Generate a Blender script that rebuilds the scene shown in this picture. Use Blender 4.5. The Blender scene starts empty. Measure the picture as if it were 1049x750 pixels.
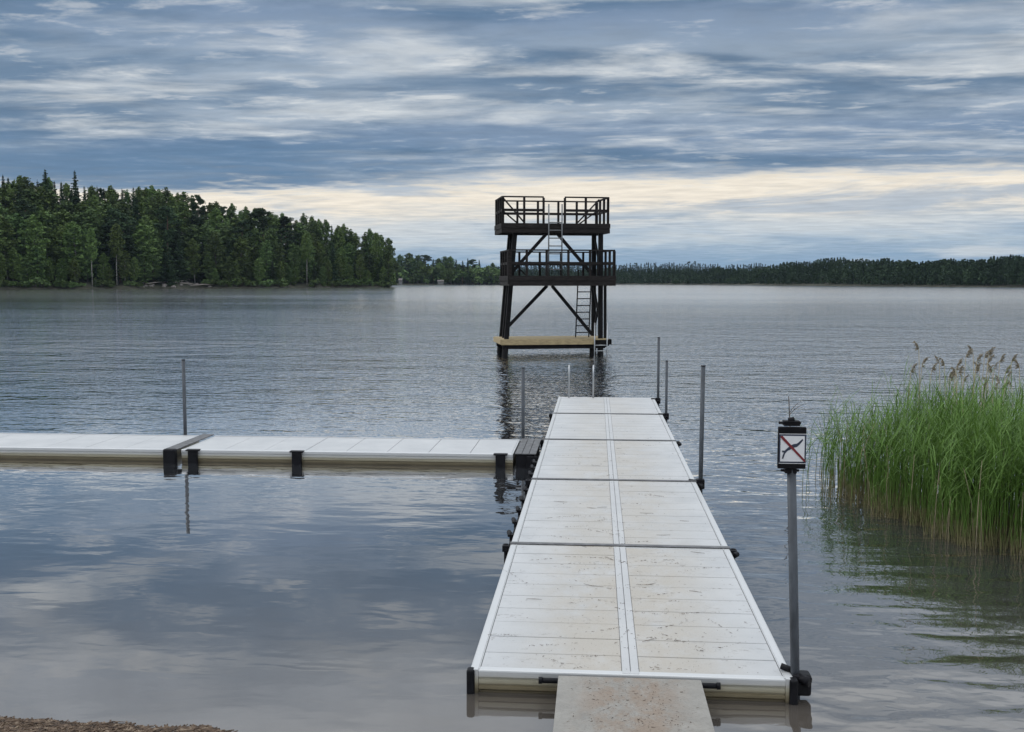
import bpy, math, random
from mathutils import Vector, Matrix, Euler
PI = math.pi
rng = random.Random(11)
S = bpy.context.scene
C = S.collection

# ------------------------------------------------------------------ camera frame (metres, water at z = 0)
CAM_H = 2.9
YAW = math.radians(4.72)
PITCH = math.atan(87 / 1040)
FH = Vector((-math.sin(YAW), math.cos(YAW), 0))
RT = Vector((math.cos(YAW), math.sin(YAW), 0))

def far(px, d, z=0.0):
    """World point at bearing px (photo column) and ground distance d."""
    return FH * d + RT * ((px - 524.5) / 1040 * d) + Vector((0, 0, z))

# ------------------------------------------------------------------ materials
def nt(name):
    m = bpy.data.materials.new(name); m.use_nodes = True
    n = m.node_tree.nodes; l = m.node_tree.links
    return m, n, l, n['Principled BSDF']

def ramp(n, stops, interp='LINEAR'):
    r = n.new('ShaderNodeValToRGB'); r.color_ramp.interpolation = interp
    el = r.color_ramp.elements
    while len(el) < len(stops): el.new(0.5)
    for e, (p, c) in zip(el, stops):
        e.position = p; e.color = (*c, 1) if len(c) == 3 else c
    return r

def coord(n, l, scale=(1, 1, 1), kind='Object', loc=(0, 0, 0), rot=(0, 0, 0)):
    t = n.new('ShaderNodeTexCoord'); m = n.new('ShaderNodeMapping')
    m.inputs['Scale'].default_value = scale; m.inputs['Location'].default_value = loc
    m.inputs['Rotation'].default_value = rot
    l.new(t.outputs[kind], m.inputs['Vector']); return m.outputs['Vector']

def noise(n, l, vec, scale, detail=4, rough=0.55, dist=0.0):
    x = n.new('ShaderNodeTexNoise')
    x.inputs['Scale'].default_value = scale; x.inputs['Detail'].default_value = detail
    x.inputs['Roughness'].default_value = rough; x.inputs['Distortion'].default_value = dist
    if vec is not None: l.new(vec, x.inputs['Vector'])
    return x.outputs['Fac']

def mix(n, l, fac, a, b, mode='MIX'):
    x = n.new('ShaderNodeMix'); x.data_type = 'RGBA'; x.blend_type = mode
    for s, v in ((x.inputs[0], fac), (x.inputs[6], a), (x.inputs[7], b)):
        if isinstance(v, (int, float)): s.default_value = v
        elif isinstance(v, tuple): s.default_value = (*v, 1)
        else: l.new(v, s)
    return x.outputs[2]

def math_(n, l, op, a, b=None, c=None, clamp=False):
    x = n.new('ShaderNodeMath'); x.operation = op; x.use_clamp = clamp
    for s, v in zip(x.inputs, (a, b, c)):
        if v is None: continue
        if isinstance(v, (int, float)): s.default_value = v
        else: l.new(v, s)
    return x.outputs[0]

def maprange(n, l, v, a, b, c=0.0, d=1.0, smooth=True):
    x = n.new('ShaderNodeMapRange'); x.interpolation_type = 'SMOOTHSTEP' if smooth else 'LINEAR'
    l.new(v, x.inputs[0])
    for i, k in enumerate((a, b, c, d)): x.inputs[i + 1].default_value = k
    return x.outputs[0]

def bump(n, l, h, bs, dist=0.01, strength=1.0):
    b = n.new('ShaderNodeBump'); b.inputs['Distance'].default_value = dist; b.inputs['Strength'].default_value = strength
    l.new(h, b.inputs['Height']); l.new(b.outputs[0], bs.inputs['Normal'])

def simple(name, col, rough=0.6, metal=0.0, var=0.25, scale=6.0, stretch=(1, 1, 1), bmp=0.0):
    m, n, l, b = nt(name)
    v = coord(n, l, stretch)
    f = noise(n, l, v, scale, 6, 0.65)
    r = ramp(n, [(0.3, tuple(c * (1 - var) for c in col)), (0.7, tuple(c * (1 + var) for c in col))])
    l.new(f, r.inputs[0]); l.new(r.outputs[0], b.inputs['Base Color'])
    b.inputs['Roughness'].default_value = rough; b.inputs['Metallic'].default_value = metal
    if bmp: bump(n, l, f, b, bmp)
    return m

M = {}
M['black_plastic'] = simple('black_plastic', (0.006, 0.006, 0.008), 0.55, 0, 0.4, 12)
M['strap'] = simple('strap_grey', (0.125, 0.125, 0.128), 0.6, 0, 0.35, 9, (1, 1, 1), 0.002)
M['galv'] = simple('galvanised_steel', (0.055, 0.062, 0.072), 0.55, 0.3, 0.35, 14, (1, 1, .3))
M['stainless'] = simple('stainless_tube', (0.45, 0.46, 0.47), 0.35, 0.7, 0.15, 8)
M['dark_wood'] = simple('dark_stained_wood', (0.008, 0.0075, 0.008), 0.8, 0, 0.45, 5, (1, 1, 1), 0.004)
M['dark_wood2'] = simple('dark_stained_board', (0.020, 0.017, 0.016), 0.8, 0, 0.6, 3, (1, 1, 6), 0.004)
M['deck_wood'] = simple('pale_planks', (0.36, 0.28, 0.155), 0.8, 0, 0.35, 4, (1.2, 6, 6), 0.003)
M['ladder_steel'] = simple('ladder_steel', (0.16, 0.165, 0.17), 0.5, 0.4, 0.2, 8)
for k_ in ('black_plastic', 'dark_wood', 'dark_wood2', 'strap'): M[k_].node_tree.nodes['Principled BSDF'].inputs['Specular IOR Level'].default_value = .18
M['sign_white'] = simple('sign_white', (0.75, 0.76, 0.78), 0.4, 0, 0.06, 10)
M['sign_red'] = simple('sign_red', (0.19, 0.022, 0.03), 0.45, 0, 0.1, 10)
M['sign_blue'] = simple('sign_slate', (0.03, 0.04, 0.07), 0.45, 0, 0.1, 10)
M['cabin_white'] = simple('cabin_white', (0.13, 0.13, 0.125), 0.7, 0, 0.2, 2)
M['cabin_roof'] = simple('cabin_roof', (0.10, 0.085, 0.08), 0.7, 0, 0.2, 2)
M['rock'] = simple('shore_rock', (0.19, 0.17, 0.155), 0.85, 0, 0.4, 1.5, (1, 1, 1), 0.05)
M['log'] = simple('dead_log', (0.26, 0.23, 0.20), 0.85, 0, 0.3, 2)
M['bark_dark'] = simple('bark_dark', (0.06, 0.05, 0.042), 0.9, 0, 0.4, 1.5)
M['bark_pine'] = simple('bark_pine', (0.13, 0.085, 0.06), 0.9, 0, 0.4, 1.0)
M['seed'] = simple('seed_plume', (0.21, 0.175, 0.125), 0.9, 0, 0.3, 20)
M['dry_stem'] = simple('dry_stem', (0.30, 0.255, 0.16), 0.8, 0, 0.25, 4)

def birch_bark():
    m, n, l, b = nt('bark_birch')
    f = noise(n, l, coord(n, l, (1, 1, 3)), 1.2, 4)
    r = ramp(n, [(0.42, (0.06, 0.055, 0.05)), (0.5, (0.24, 0.23, 0.21))])
    l.new(f, r.inputs[0]); l.new(r.outputs[0], b.inputs['Base Color']); b.inputs['Roughness'].default_value = .8
    return m
M['bark_birch'] = birch_bark()

def leaf_mat(name, a, b_, scale=0.5):
    m, n, l, b = nt(name)
    oi = n.new('ShaderNodeObjectInfo')
    f = noise(n, l, coord(n, l), scale, 3, 0.6)
    r = ramp(n, [(0.32, a), (0.68, b_)]); l.new(f, r.inputs[0])
    hs = n.new('ShaderNodeHueSaturation')
    l.new(r.outputs[0], hs.inputs['Color'])
    l.new(maprange(n, l, oi.outputs['Random'], 0, 1, 0.65, 1.35, False), hs.inputs['Value'])
    l.new(maprange(n, l, oi.outputs['Random'], 0, 1, 0.485, 0.515, False), hs.inputs['Hue'])
    l.new(hs.outputs[0], b.inputs['Base Color'])
    b.inputs['Roughness'].default_value = .85; b.inputs['Specular IOR Level'].default_value = .2
    return m
M['leaf_spruce'] = leaf_mat('spruce_needles', (0.020, 0.036, 0.017), (0.038, 0.062, 0.026))
M['leaf_pine'] = leaf_mat('pine_needles', (0.026, 0.046, 0.022), (0.050, 0.080, 0.034))
M['leaf_birch'] = leaf_mat('birch_leaves', (0.066, 0.104, 0.030), (0.122, 0.172, 0.050))
M['leaf_aspen'] = leaf_mat('aspen_leaves', (0.054, 0.088, 0.030), (0.100, 0.146, 0.048))
M['leaf_far'] = leaf_mat('far_wood_leaves', (0.016, 0.030, 0.016), (0.034, 0.056, 0.026), .06)
M['leaf_ridge'] = leaf_mat('ridge_leaves', (0.016, 0.028, 0.018), (0.026, 0.040, 0.026), .03)

def dock_mat(name, dirt):
    """white composite boards, trodden beige down the middle, brown streaks of washed-up litter"""
    m, n, l, b = nt(name)
    geo = n.new('ShaderNodeNewGeometry'); sp = n.new('ShaderNodeSeparateXYZ'); l.new(geo.outputs['Position'], sp.inputs[0])
    P = geo.outputs['Position']
    def pv(sc):
        mp = n.new('ShaderNodeMapping'); mp.inputs['Scale'].default_value = sc; l.new(P, mp.inputs['Vector']); return mp.outputs[0]
    base = ramp(n, [(0.3, (0.39, 0.395, 0.40)), (0.7, (0.47, 0.47, 0.47))])
    l.new(noise(n, l, pv((1, 1, 1)), 2.2, 5, .6), base.inputs[0])
    # trodden zone: the middle 1.5 m of the pier, worn unevenly
    dx = math_(n, l, 'ABSOLUTE', math_(n, l, 'SUBTRACT', sp.outputs[0], 0.26))
    band = maprange(n, l, dx, 1.08, 0.30)
    wear = math_(n, l, 'MULTIPLY', band, maprange(n, l, noise(n, l, pv((.9, .6, 1)), 2.6, 8, .72), .20, .60))
    col = mix(n, l, math_(n, l, 'MULTIPLY', wear, .82 * dirt), base.outputs[0], (0.375, 0.335, 0.280))
    # fine speckle
    spk = maprange(n, l, noise(n, l, pv((9, 20, 1)), 5.0, 6, .8), .54, .68)
    spk = math_(n, l, 'MULTIPLY', spk, math_(n, l, 'ADD', math_(n, l, 'MULTIPLY', band, .55), .12))
    col = mix(n, l, math_(n, l, 'MULTIPLY', spk, .8 * min(1, dirt + .15)), col, (0.17, 0.125, 0.085))
    # thin curved streaks of litter
    d = n.new('ShaderNodeTexNoise'); d.inputs['Scale'].default_value = 2.2; d.inputs['Detail'].default_value = 3; d.inputs['Distortion'].default_value = 1.2
    l.new(pv((1.1, 4.2, 1)), d.inputs['Vector'])
    thin = maprange(n, l, math_(n, l, 'ABSOLUTE', math_(n, l, 'SUBTRACT', d.outputs['Fac'], .5)), .022, .006)
    msk = maprange(n, l, noise(n, l, pv((2.2, 4, 1)), 1.7, 5, .75), .50, .60)
    frag = maprange(n, l, noise(n, l, pv((14, 14, 1)), 3, 3, .7), .42, .58)
    st = math_(n, l, 'MULTIPLY', math_(n, l, 'MULTIPLY', thin, msk), frag)
    col = mix(n, l, math_(n, l, 'MULTIPLY', st, .55 * dirt), col, (0.075, 0.05, 0.035))
    l.new(col, b.inputs['Base Color'])
    b.inputs['Roughness'].default_value = .55
    bump(n, l, noise(n, l, pv((60, 6, 1)), 4, 3), b, 0.0008)
    return m
M['deck_near'] = dock_mat('muddy_white_boards', 1.0)
M['deck_mid'] = dock_mat('worn_white_boards', .75)
M['deck_far'] = dock_mat('pale_white_boards', .45)
M['deck_side'] = dock_mat('clean_white_boards', .08)

def rail_mat():
    """anodised aluminium extrusion, water-stained towards the waterline"""
    m, n, l, b = nt('aluminium_rail')
    geo = n.new('ShaderNodeNewGeometry'); sp = n.new('ShaderNodeSeparateXYZ'); l.new(geo.outputs['Position'], sp.inputs[0])
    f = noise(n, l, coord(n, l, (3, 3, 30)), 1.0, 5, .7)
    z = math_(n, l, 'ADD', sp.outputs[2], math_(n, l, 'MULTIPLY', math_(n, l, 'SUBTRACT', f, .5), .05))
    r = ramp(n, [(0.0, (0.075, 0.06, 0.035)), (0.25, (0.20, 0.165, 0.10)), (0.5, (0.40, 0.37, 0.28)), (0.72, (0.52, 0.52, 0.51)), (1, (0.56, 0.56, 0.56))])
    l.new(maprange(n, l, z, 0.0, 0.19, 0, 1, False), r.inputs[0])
    l.new(r.outputs[0], b.inputs['Base Color'])
    b.inputs['Roughness'].default_value = .38; b.inputs['Metallic'].default_value = .25
    return m
M['rail'] = rail_mat()
M['under'] = simple('under_frame', (0.03, 0.028, 0.025), .8)

def gangway_mat():
    m, n, l, b = nt('gangway_board')
    v = coord(n, l)
    base = ramp(n, [(.3, (0.20, 0.19, 0.172)), (.7, (0.29, 0.275, 0.25))]); l.new(noise(n, l, v, 5, 6, .7), base.inputs[0])
    sp = n.new('ShaderNodeSeparateXYZ'); l.new(v, sp.inputs[0])
    mid = maprange(n, l, math_(n, l, 'ABSOLUTE', sp.outputs[0]), .48, .12)
    mud = math_(n, l, 'MULTIPLY', mid, maprange(n, l, noise(n, l, coord(n, l, (1.5, 1, 1)), 3.5, 6, .7), .36, .62))
    col = mix(n, l, math_(n, l, 'MULTIPLY', mud, .75), base.outputs[0], (0.215, 0.155, 0.11))
    sk = maprange(n, l, noise(n, l, coord(n, l, (8, 16, 1)), 6.5, 8, .8), .53, .63)
    col = mix(n, l, math_(n, l, 'MULTIPLY', sk, math_(n, l, 'ADD', math_(n, l, 'MULTIPLY', mid, .5), .3)), col, (0.06, 0.04, 0.03))
    l.new(col, b.inputs['Base Color']); b.inputs['Roughness'].default_value = .8
    bump(n, l, noise(n, l, v, 60, 3), b, .002)
    return m
M['gangway'] = gangway_mat()

def sand_mat():
    m, n, l, b = nt('wet_beach_sand')
    f = noise(n, l, coord(n, l), 14, 8, .75)
    r = ramp(n, [(.35, (0.045, 0.026, 0.015)), (.5, (0.12, 0.078, 0.045)), (.68, (0.21, 0.15, 0.095))])
    l.new(f, r.inputs[0]); l.new(r.outputs[0], b.inputs['Base Color']); b.inputs['Roughness'].default_value = .8
    bump(n, l, f, b, .02)
    return m
M['sand'] = sand_mat()

def forest_floor_mat():
    m, n, l, b = nt('forest_floor')
    f = noise(n, l, coord(n, l), .25, 6, .7)
    r = ramp(n, [(.35, (0.022, 0.027, 0.014)), (.6, (0.05, 0.047, 0.03)), (.75, (0.12, 0.105, 0.085))])
    l.new(f, r.inputs[0]); l.new(r.outputs[0], b.inputs['Base Color']); b.inputs['Roughness'].default_value = .95
    return m
M['floor'] = forest_floor_mat()
M['bed'] = simple('lake_bed_mud', (0.10, 0.085, 0.06), .9, 0, .3, 1.0)

def litter_mat():
    m, n, l, b = nt('bark_litter')
    f = noise(n, l, coord(n, l), 22, 3, .6)
    r = ramp(n, [(.3, (0.02, 0.013, 0.009)), (.55, (0.09, 0.055, 0.032)), (.72, (0.27, 0.21, 0.15))])
    l.new(f, r.inputs[0]); l.new(r.outputs[0], b.inputs['Base Color']); b.inputs['Roughness'].default_value = .9
    return m
M['litter'] = litter_mat()

def reed_mat():
    m, n, l, b = nt('green_reed')
    geo = n.new('ShaderNodeNewGeometry'); sp = n.new('ShaderNodeSeparateXYZ'); l.new(geo.outputs['Position'], sp.inputs[0])
    f = noise(n, l, coord(n, l, (1, 1, .35)), 9, 4, .7)
    r = ramp(n, [(.25, (0.055, 0.120, 0.018)), (.55, (0.110, 0.205, 0.034)), (.80, (0.150, 0.250, 0.055))]); l.new(f, r.inputs[0])
    # reed sheaths are straw coloured for the first half metre above the water
    z = math_(n, l, 'ADD', sp.outputs[2], math_(n, l, 'MULTIPLY', math_(n, l, 'SUBTRACT', noise(n, l, coord(n, l), 9, 2), .5), .7))
    col = mix(n, l, maprange(n, l, z, .36, .0), r.outputs[0], (0.23, 0.20, 0.10))
    l.new(col, b.inputs['Base Color']); b.inputs['Roughness'].default_value = .55
    b.inputs['Specular IOR Level'].default_value = .3
    tr = n.new('ShaderNodeBsdfTranslucent'); l.new(col, tr.inputs[0])
    ms = n.new('ShaderNodeMixShader'); ms.inputs[0].default_value = .25
    out = n['Material Output']
    l.new(b.outputs[0], ms.inputs[1]); l.new(tr.outputs[0], ms.inputs[2]); l.new(ms.outputs[0], out.inputs[0])
    return m
M['reed'] = reed_mat()

def water_mat():
    m, n, l, b = nt('lake_water')
    geo = n.new('ShaderNodeNewGeometry'); P = geo.outputs['Position']
    sp = n.new('ShaderNodeSeparateXYZ'); l.new(P, sp.inputs[0])
    def pv(sc, rot=0):
        mp = n.new('ShaderNodeMapping'); mp.inputs['Scale'].default_value = sc; mp.inputs['Rotation'].default_value = (0, 0, rot)
        l.new(P, mp.inputs['Vector']); return mp.outputs[0]
    # turbid shallows over sand turning into dark peaty water
    sh = ramp(n, [(0.0, (0.085, 0.072, 0.060)), (.30, (0.036, 0.036, 0.037)), (1, (0.010, 0.017, 0.026))])
    l.new(maprange(n, l, math_(n, l, 'ADD', sp.outputs[1], math_(n, l, 'MULTIPLY', noise(n, l, pv((1, 1, 1)), .5, 3), 3)), 6.5, 24, 0, 1, False), sh.inputs[0])
    
    # wind patches
    patch = maprange(n, l, noise(n, l, pv((.010, .03, 1), .1), 1.0, 4, .6), .35, .68, .6, 1.2)
    dist = maprange(n, l, sp.outputs[1], 9.0, 40, .035, 1.0)
    right = maprange(n, l, sp.outputs[0], -.5, 3.0, .0, .40)
    calm = math_(n, l, 'MINIMUM', math_(n, l, 'ADD', dist, right), 1.0)
    amp = math_(n, l, 'MULTIPLY', math_(n, l, 'MULTIPLY', patch, calm), maprange(n, l, sp.outputs[1], 25, 130, .85, .36))
    # wind waves with crests leaning away from the shore the wind blows from
    def wave(sc, rot, lean, oz):
        v = pv(sc, rot)
        f0 = noise(n, l, v, 1.0, 1.5, .5, .2)
        cb = n.new('ShaderNodeCombineXYZ'); l.new(math_(n, l, 'MULTIPLY', math_(n, l, 'SUBTRACT', f0, .5), -lean), cb.inputs[1]); cb.inputs[2].default_value = oz * 0
        ad = n.new('ShaderNodeVectorMath'); l.new(v, ad.inputs[0]); l.new(cb.outputs[0], ad.inputs[1])
        return noise(n, l, ad.outputs[0], 1.0, 1.5, .5, .2)
    a1 = wave((1.25, 2.5, 1), .08, .5, 0)
    a2 = wave((5.0, 8.0, 1), -.14, .7, 3)
    a3 = wave((.26, .5, 1), .18, .0, 5)
    fine = math_(n, l, 'MULTIPLY', a2, maprange(n, l, sp.outputs[1], 10, 22, .014, .055))
    h = math_(n, l, 'ADD', math_(n, l, 'MULTIPLY', a1, .115), fine)
    h = math_(n, l, 'ADD', h, math_(n, l, 'MULTIPLY', a3, .19))
    h = math_(n, l, 'MULTIPLY', h, amp)
    bp = n.new('ShaderNodeBump'); bp.inputs['Distance'].default_value = 1.0; l.new(h, bp.inputs['Height'])
    df = n.new('ShaderNodeBsdfDiffuse'); l.new(sh.outputs[0], df.inputs[0]); l.new(bp.outputs[0], df.inputs['Normal'])
    gl = n.new('ShaderNodeBsdfGlossy'); l.new(maprange(n, l, sp.outputs[1], 30, 200, .02, .12), gl.inputs['Roughness']); gl.inputs[0].default_value = (1, .98, .96, 1); l.new(bp.outputs[0], gl.inputs['Normal'])
    fr = n.new('ShaderNodeFresnel'); fr.inputs[0].default_value = 1.34; l.new(bp.outputs[0], fr.inputs['Normal'])
    fac = maprange(n, l, fr.outputs[0], .04, .40, .08, .97, False)
    ms = n.new('ShaderNodeMixShader'); l.new(fac, ms.inputs[0]); l.new(df.outputs[0], ms.inputs[1]); l.new(gl.outputs[0], ms.inputs[2])
    l.new(ms.outputs[0], n['Material Output'].inputs[0]); n.remove(b)
    return m
M['water'] = water_mat()

# ------------------------------------------------------------------ mesh building
class MB:
    def __init__(s): s.v = []; s.f = []; s.sm = []
    def add(s, vs, fs, smooth=False):
        o = len(s.v); s.v += [tuple(v) for v in vs]
        for f in fs: s.f.append(tuple(i + o for i in f)); s.sm.append(smooth)
        return s
    def box(s, x0, x1, y0, y1, z0, z1):
        vs = [(x, y, z) for z in (z0, z1) for y in (y0, y1) for x in (x0, x1)]
        return s.add(vs, [(0, 2, 3, 1), (4, 5, 7, 6), (0, 1, 5, 4), (2, 6, 7, 3), (0, 4, 6, 2), (1, 3, 7, 5)])
    def bar(s, a, b, w, h, up=(0, 0, 1)):
        a = Vector(a); b = Vector(b); d = (b - a).normalized(); up = Vector(up)
        if abs(d.dot(up)) > .98: up = Vector((0, 1, 0))
        x = d.cross(up).normalized(); u = x.cross(d).normalized()
        vs = [p + x * sx * w / 2 + u * su * h / 2 for p in (a, b) for su in (-1, 1) for sx in (-1, 1)]
        return s.add(vs, [(0, 1, 3, 2), (4, 6, 7, 5), (0, 4, 5, 1), (2, 3, 7, 6), (0, 2, 6, 4), (1, 5, 7, 3)])
    def tube(s, pts, r, n=10, cap=True):
        pts = [Vector(p) for p in pts]
        rs = r if isinstance(r, (list, tuple)) else [r] * len(pts)
        vs = []; fs = []; prev = None
        for i, p in enumerate(pts):
            d = ((pts[min(i + 1, len(pts) - 1)]) - pts[max(i - 1, 0)]).normalized()
            if prev is None: ref = Vector((1, 0, 0)) if abs(d.x) < .9 else Vector((0, 1, 0))
            else: ref = prev
            x = (ref - d * ref.dot(d)).normalized(); y = d.cross(x); prev = x
            for k in range(n):
                t = 2 * PI * k / n; vs.append(p + (x * math.cos(t) + y * math.sin(t)) * rs[i])
        for i in range(len(pts) - 1):
            for k in range(n):
                a = i * n + k; b = i * n + (k + 1) % n
                fs.append((a, b, b + n, a + n))
        s.add(vs, fs, True)
        if cap:
            o = len(s.v) - len(vs)
            s.f.append(tuple(o + k for k in range(n))[::-1]); s.sm.append(False)
            s.f.append(tuple(o + (len(pts) - 1) * n + k for k in range(n))); s.sm.append(False)
        return s
    def prism(s, poly, axis, a, b):
        """closed polygon (2-D) extruded along axis 'x' or 'y' or 'z'"""
        n = len(poly)
        def P(q, t): return {'x': (t, q[0], q[1]), 'y': (q[0], t, q[1]), 'z': (q[0], q[1], t)}[axis]
        vs = [P(q, a) for q in poly] + [P(q, b) for q in poly]
        fs = [(i, (i + 1) % n, (i + 1) % n + n, i + n) for i in range(n)]
        fs += [tuple(range(n))[::-1], tuple(range(n, 2 * n))]
        return s.add(vs, fs)
    def quad(s, c, u, v):
        return s.add([c - u - v, c + u - v, c + u + v, c - u + v], [(0, 1, 2, 3)])
    def mesh(s, name, mat=None):
        me = bpy.data.meshes.new(name); me.from_pydata(s.v, [], s.f)
        me.polygons.foreach_set('use_smooth', s.sm)
        if mat: me.materials.append(M[mat] if isinstance(mat, str) else mat)
        me.update(); return me

def fixn(me):
    import bmesh
    bm = bmesh.new(); bm.from_mesh(me); bmesh.ops.recalc_face_normals(bm, faces=bm.faces); bm.to_mesh(me); bm.free()

def obj(name, mb, mat, parent=None, bevel=0.0, seg=2, recalc=True):
    me = mb if isinstance(mb, bpy.types.Mesh) else mb.mesh(name, mat)
    if recalc and not isinstance(mb, bpy.types.Mesh): fixn(me)
    o = bpy.data.objects.new(name, me); C.objects.link(o)
    if parent: o.parent = parent
    if bevel:
        m = o.modifiers.new('bevel', 'BEVEL'); m.width = bevel; m.segments = seg; m.limit_method = 'ANGLE'
    return o

def tag(o, label=None, cat=None, group=None, kind=None):
    for k, v in (('label', label), ('category', cat), ('group', group), ('kind', kind)):
        if v: o[k] = v
    return o

def thing(name, label, cat, loc=(0, 0, 0), rz=0.0, group=None):
    o = bpy.data.objects.new(name, None); C.objects.link(o); o.empty_display_size = .2
    o.location = loc; o.rotation_euler = (0, 0, rz)
    return tag(o, label, cat, group)

# ------------------------------------------------------------------ world, sun, camera
SUN_EL, SUN_ROT = math.radians(42), math.radians(-70)
w = bpy.data.worlds.new('World'); S.world = w; w.use_nodes = True
n, l = w.node_tree.nodes, w.node_tree.links
n.clear()
out = n.new('ShaderNodeOutputWorld')
sky = n.new('ShaderNodeTexSky'); sky.sky_type = 'NISHITA'; sky.sun_disc = False
sky.sun_elevation = SUN_EL; sky.sun_rotation = SUN_ROT
bsky = n.new('ShaderNodeBackground'); bsky.inputs[1].default_value = 0.08; l.new(sky.outputs[0], bsky.inputs[0])
tc = n.new('ShaderNodeTexCoord'); D = tc.outputs['Generated']
sp = n.new('ShaderNodeSeparateXYZ'); l.new(D, sp.inputs[0])
el = math_(n, l, 'MULTIPLY', math_(n, l, 'ARCSINE', sp.outputs[2]), 180 / PI)          # elevation in degrees
az = math_(n, l, 'MULTIPLY', math_(n, l, 'ARCTAN2', sp.outputs[0], sp.outputs[1]), 180 / PI)  # 0 = +Y, + to the east
den = math_(n, l, 'ADD', math_(n, l, 'MAXIMUM', sp.outputs[2], 0.0), 0.035)
px = math_(n, l, 'DIVIDE', sp.outputs[0], den); py = math_(n, l, 'DIVIDE', sp.outputs[1], den)
def plane(sx, sy, oz):
    cb = n.new('ShaderNodeCombineXYZ')
    l.new(math_(n, l, 'MULTIPLY', px, sx), cb.inputs[0]); l.new(math_(n, l, 'MULTIPLY', py, sy), cb.inputs[1]); cb.inputs[2].default_value = oz
    return cb.outputs[0]
n_big = noise(n, l, plane(.50, .85, 3.3), 1.0, 8, .58, .3)
n_str = noise(n, l, plane(.95, 1.75, 9.1), 1.0, 9, .58, .25)
n_fin = noise(n, l, plane(3.0, 4.6, 5.2), 1.0, 8, .60, .2)
n_wrp = noise(n, l, plane(.55, .70, 1.7), 1.0, 7, .58, .2)
cl = n.new('ShaderNodeCombineXYZ'); l.new(math_(n, l, 'MULTIPLY', az, .11), cl.inputs[0]); l.new(math_(n, l, 'MULTIPLY', el, .75), cl.inputs[1]); cl.inputs[2].default_value = 2.6
n_low = noise(n, l, cl.outputs[0], 1.0, 8, .58, .3)
# ragged layer heights: elevation pushed up and down by cloud noise, more so higher up
push = math_(n, l, 'MULTIPLY', math_(n, l, 'SUBTRACT', n_wrp, .5), maprange(n, l, el, 1, 12, 1.6, 5.5))
push2 = math_(n, l, 'MULTIPLY', math_(n, l, 'SUBTRACT', n_fin, .5), maprange(n, l, el, 1, 12, 1.2, 2.6))
# the dark sheet hangs lower at left than at right
tilt = maprange(n, l, az, -30, -6, 1.0, -.05, False)
e2 = math_(n, l, 'ADD', math_(n, l, 'ADD', el, tilt), math_(n, l, 'ADD', push, push2))
def srgb(r, g, b):
    f = lambda c: (c / 255 / 12.92) if c / 255 <= .04045 else ((c / 255 + .055) / 1.055) ** 2.4
    return (f(r), f(g), f(b))
lay = ramp(n, [(0.000, srgb(124, 156, 186)), (0.040, srgb(134, 164, 192)), (0.070, srgb(176, 192, 206)), (0.095, srgb(178, 192, 206)),
               (0.110, srgb(210, 212, 212)), (0.140, srgb(240, 230, 214)), (0.172, srgb(244, 234, 217)), (0.190, srgb(196, 200, 204)), (0.212, srgb(128, 149, 174)),
               (0.26, srgb(128, 148, 174)), (0.31, srgb(158, 172, 188)), (0.40, srgb(150, 166, 184)), (0.50, srgb(124, 144, 170)), (0.60, srgb(170, 182, 197)), (0.80, srgb(200, 210, 222)), (1.0, srgb(228, 234, 240))])
l.new(math_(n, l, 'DIVIDE', e2, 30.0), lay.inputs[0])
hi = maprange(n, l, e2, 5.4, 6.6)
west = maprange(n, l, az, -4, -20)                      # the heavy blue band over the left wood
band = math_(n, l, 'MULTIPLY', math_(n, l, 'MULTIPLY', maprange(n, l, e2, 5.4, 6.0), maprange(n, l, e2, 9.0, 7.4)), math_(n, l, 'ADD', math_(n, l, 'MULTIPLY', west, .65), .18))
dk = maprange(n, l, n_big, .56, .40)
lt = maprange(n, l, n_str, .46, .70)
lt2 = maprange(n, l, n_fin, .55, .68)
hi = math_(n, l, 'MULTIPLY', hi, maprange(n, l, el, 15.5, 26, 1.0, .30))
wisp = math_(n, l, 'MULTIPLY', lt, hi)
col = mix(n, l, math_(n, l, 'MULTIPLY', math_(n, l, 'MULTIPLY', dk, hi), .80), lay.outputs[0], srgb(82, 112, 142))
col = mix(n, l, math_(n, l, 'MULTIPLY', wisp, .85), col, srgb(216, 220, 222))
col = mix(n, l, math_(n, l, 'MULTIPLY', math_(n, l, 'MULTIPLY', lt2, hi), .34), col, srgb(228, 226, 220))
col = mix(n, l, band, col, srgb(80, 115, 150))
# grey-blue streaks drifting across the bright strip
stm = math_(n, l, 'MULTIPLY', maprange(n, l, el, 6.4, 5.0), maprange(n, l, el, 2.6, 3.6))
n_bar = noise(n, l, plane(.35, .42, 7.7), 1.0, 8, .62, .5)
col = mix(n, l, math_(n, l, 'MULTIPLY', math_(n, l, 'MULTIPLY', stm, maprange(n, l, n_bar, .49, .60)), .85), col, srgb(172, 184, 198))
# low cloud heaps and blue gaps under the bright strip
lowm = math_(n, l, 'MULTIPLY', maprange(n, l, el, 4.4, 3.2), maprange(n, l, el, .5, 1.3))
col = mix(n, l, math_(n, l, 'MULTIPLY', math_(n, l, 'MULTIPLY', lowm, maprange(n, l, n_low, .46, .62)), .75), col, srgb(206, 212, 216))
col = mix(n, l, math_(n, l, 'MULTIPLY', math_(n, l, 'MULTIPLY', lowm, maprange(n, l, n_low, .48, .36)), .65), col, srgb(138, 164, 190))
# small-scale modelling of the cloud base
md = maprange(n, l, n_fin, .3, .7, .93, 1.18, False)
cb = n.new('ShaderNodeCombineXYZ')
for i in range(3): l.new(md, cb.inputs[i])
col = mix(n, l, 1.0, col, cb.outputs[0], 'MULTIPLY')
bcl = n.new('ShaderNodeBackground'); l.new(col, bcl.inputs[0])
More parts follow.
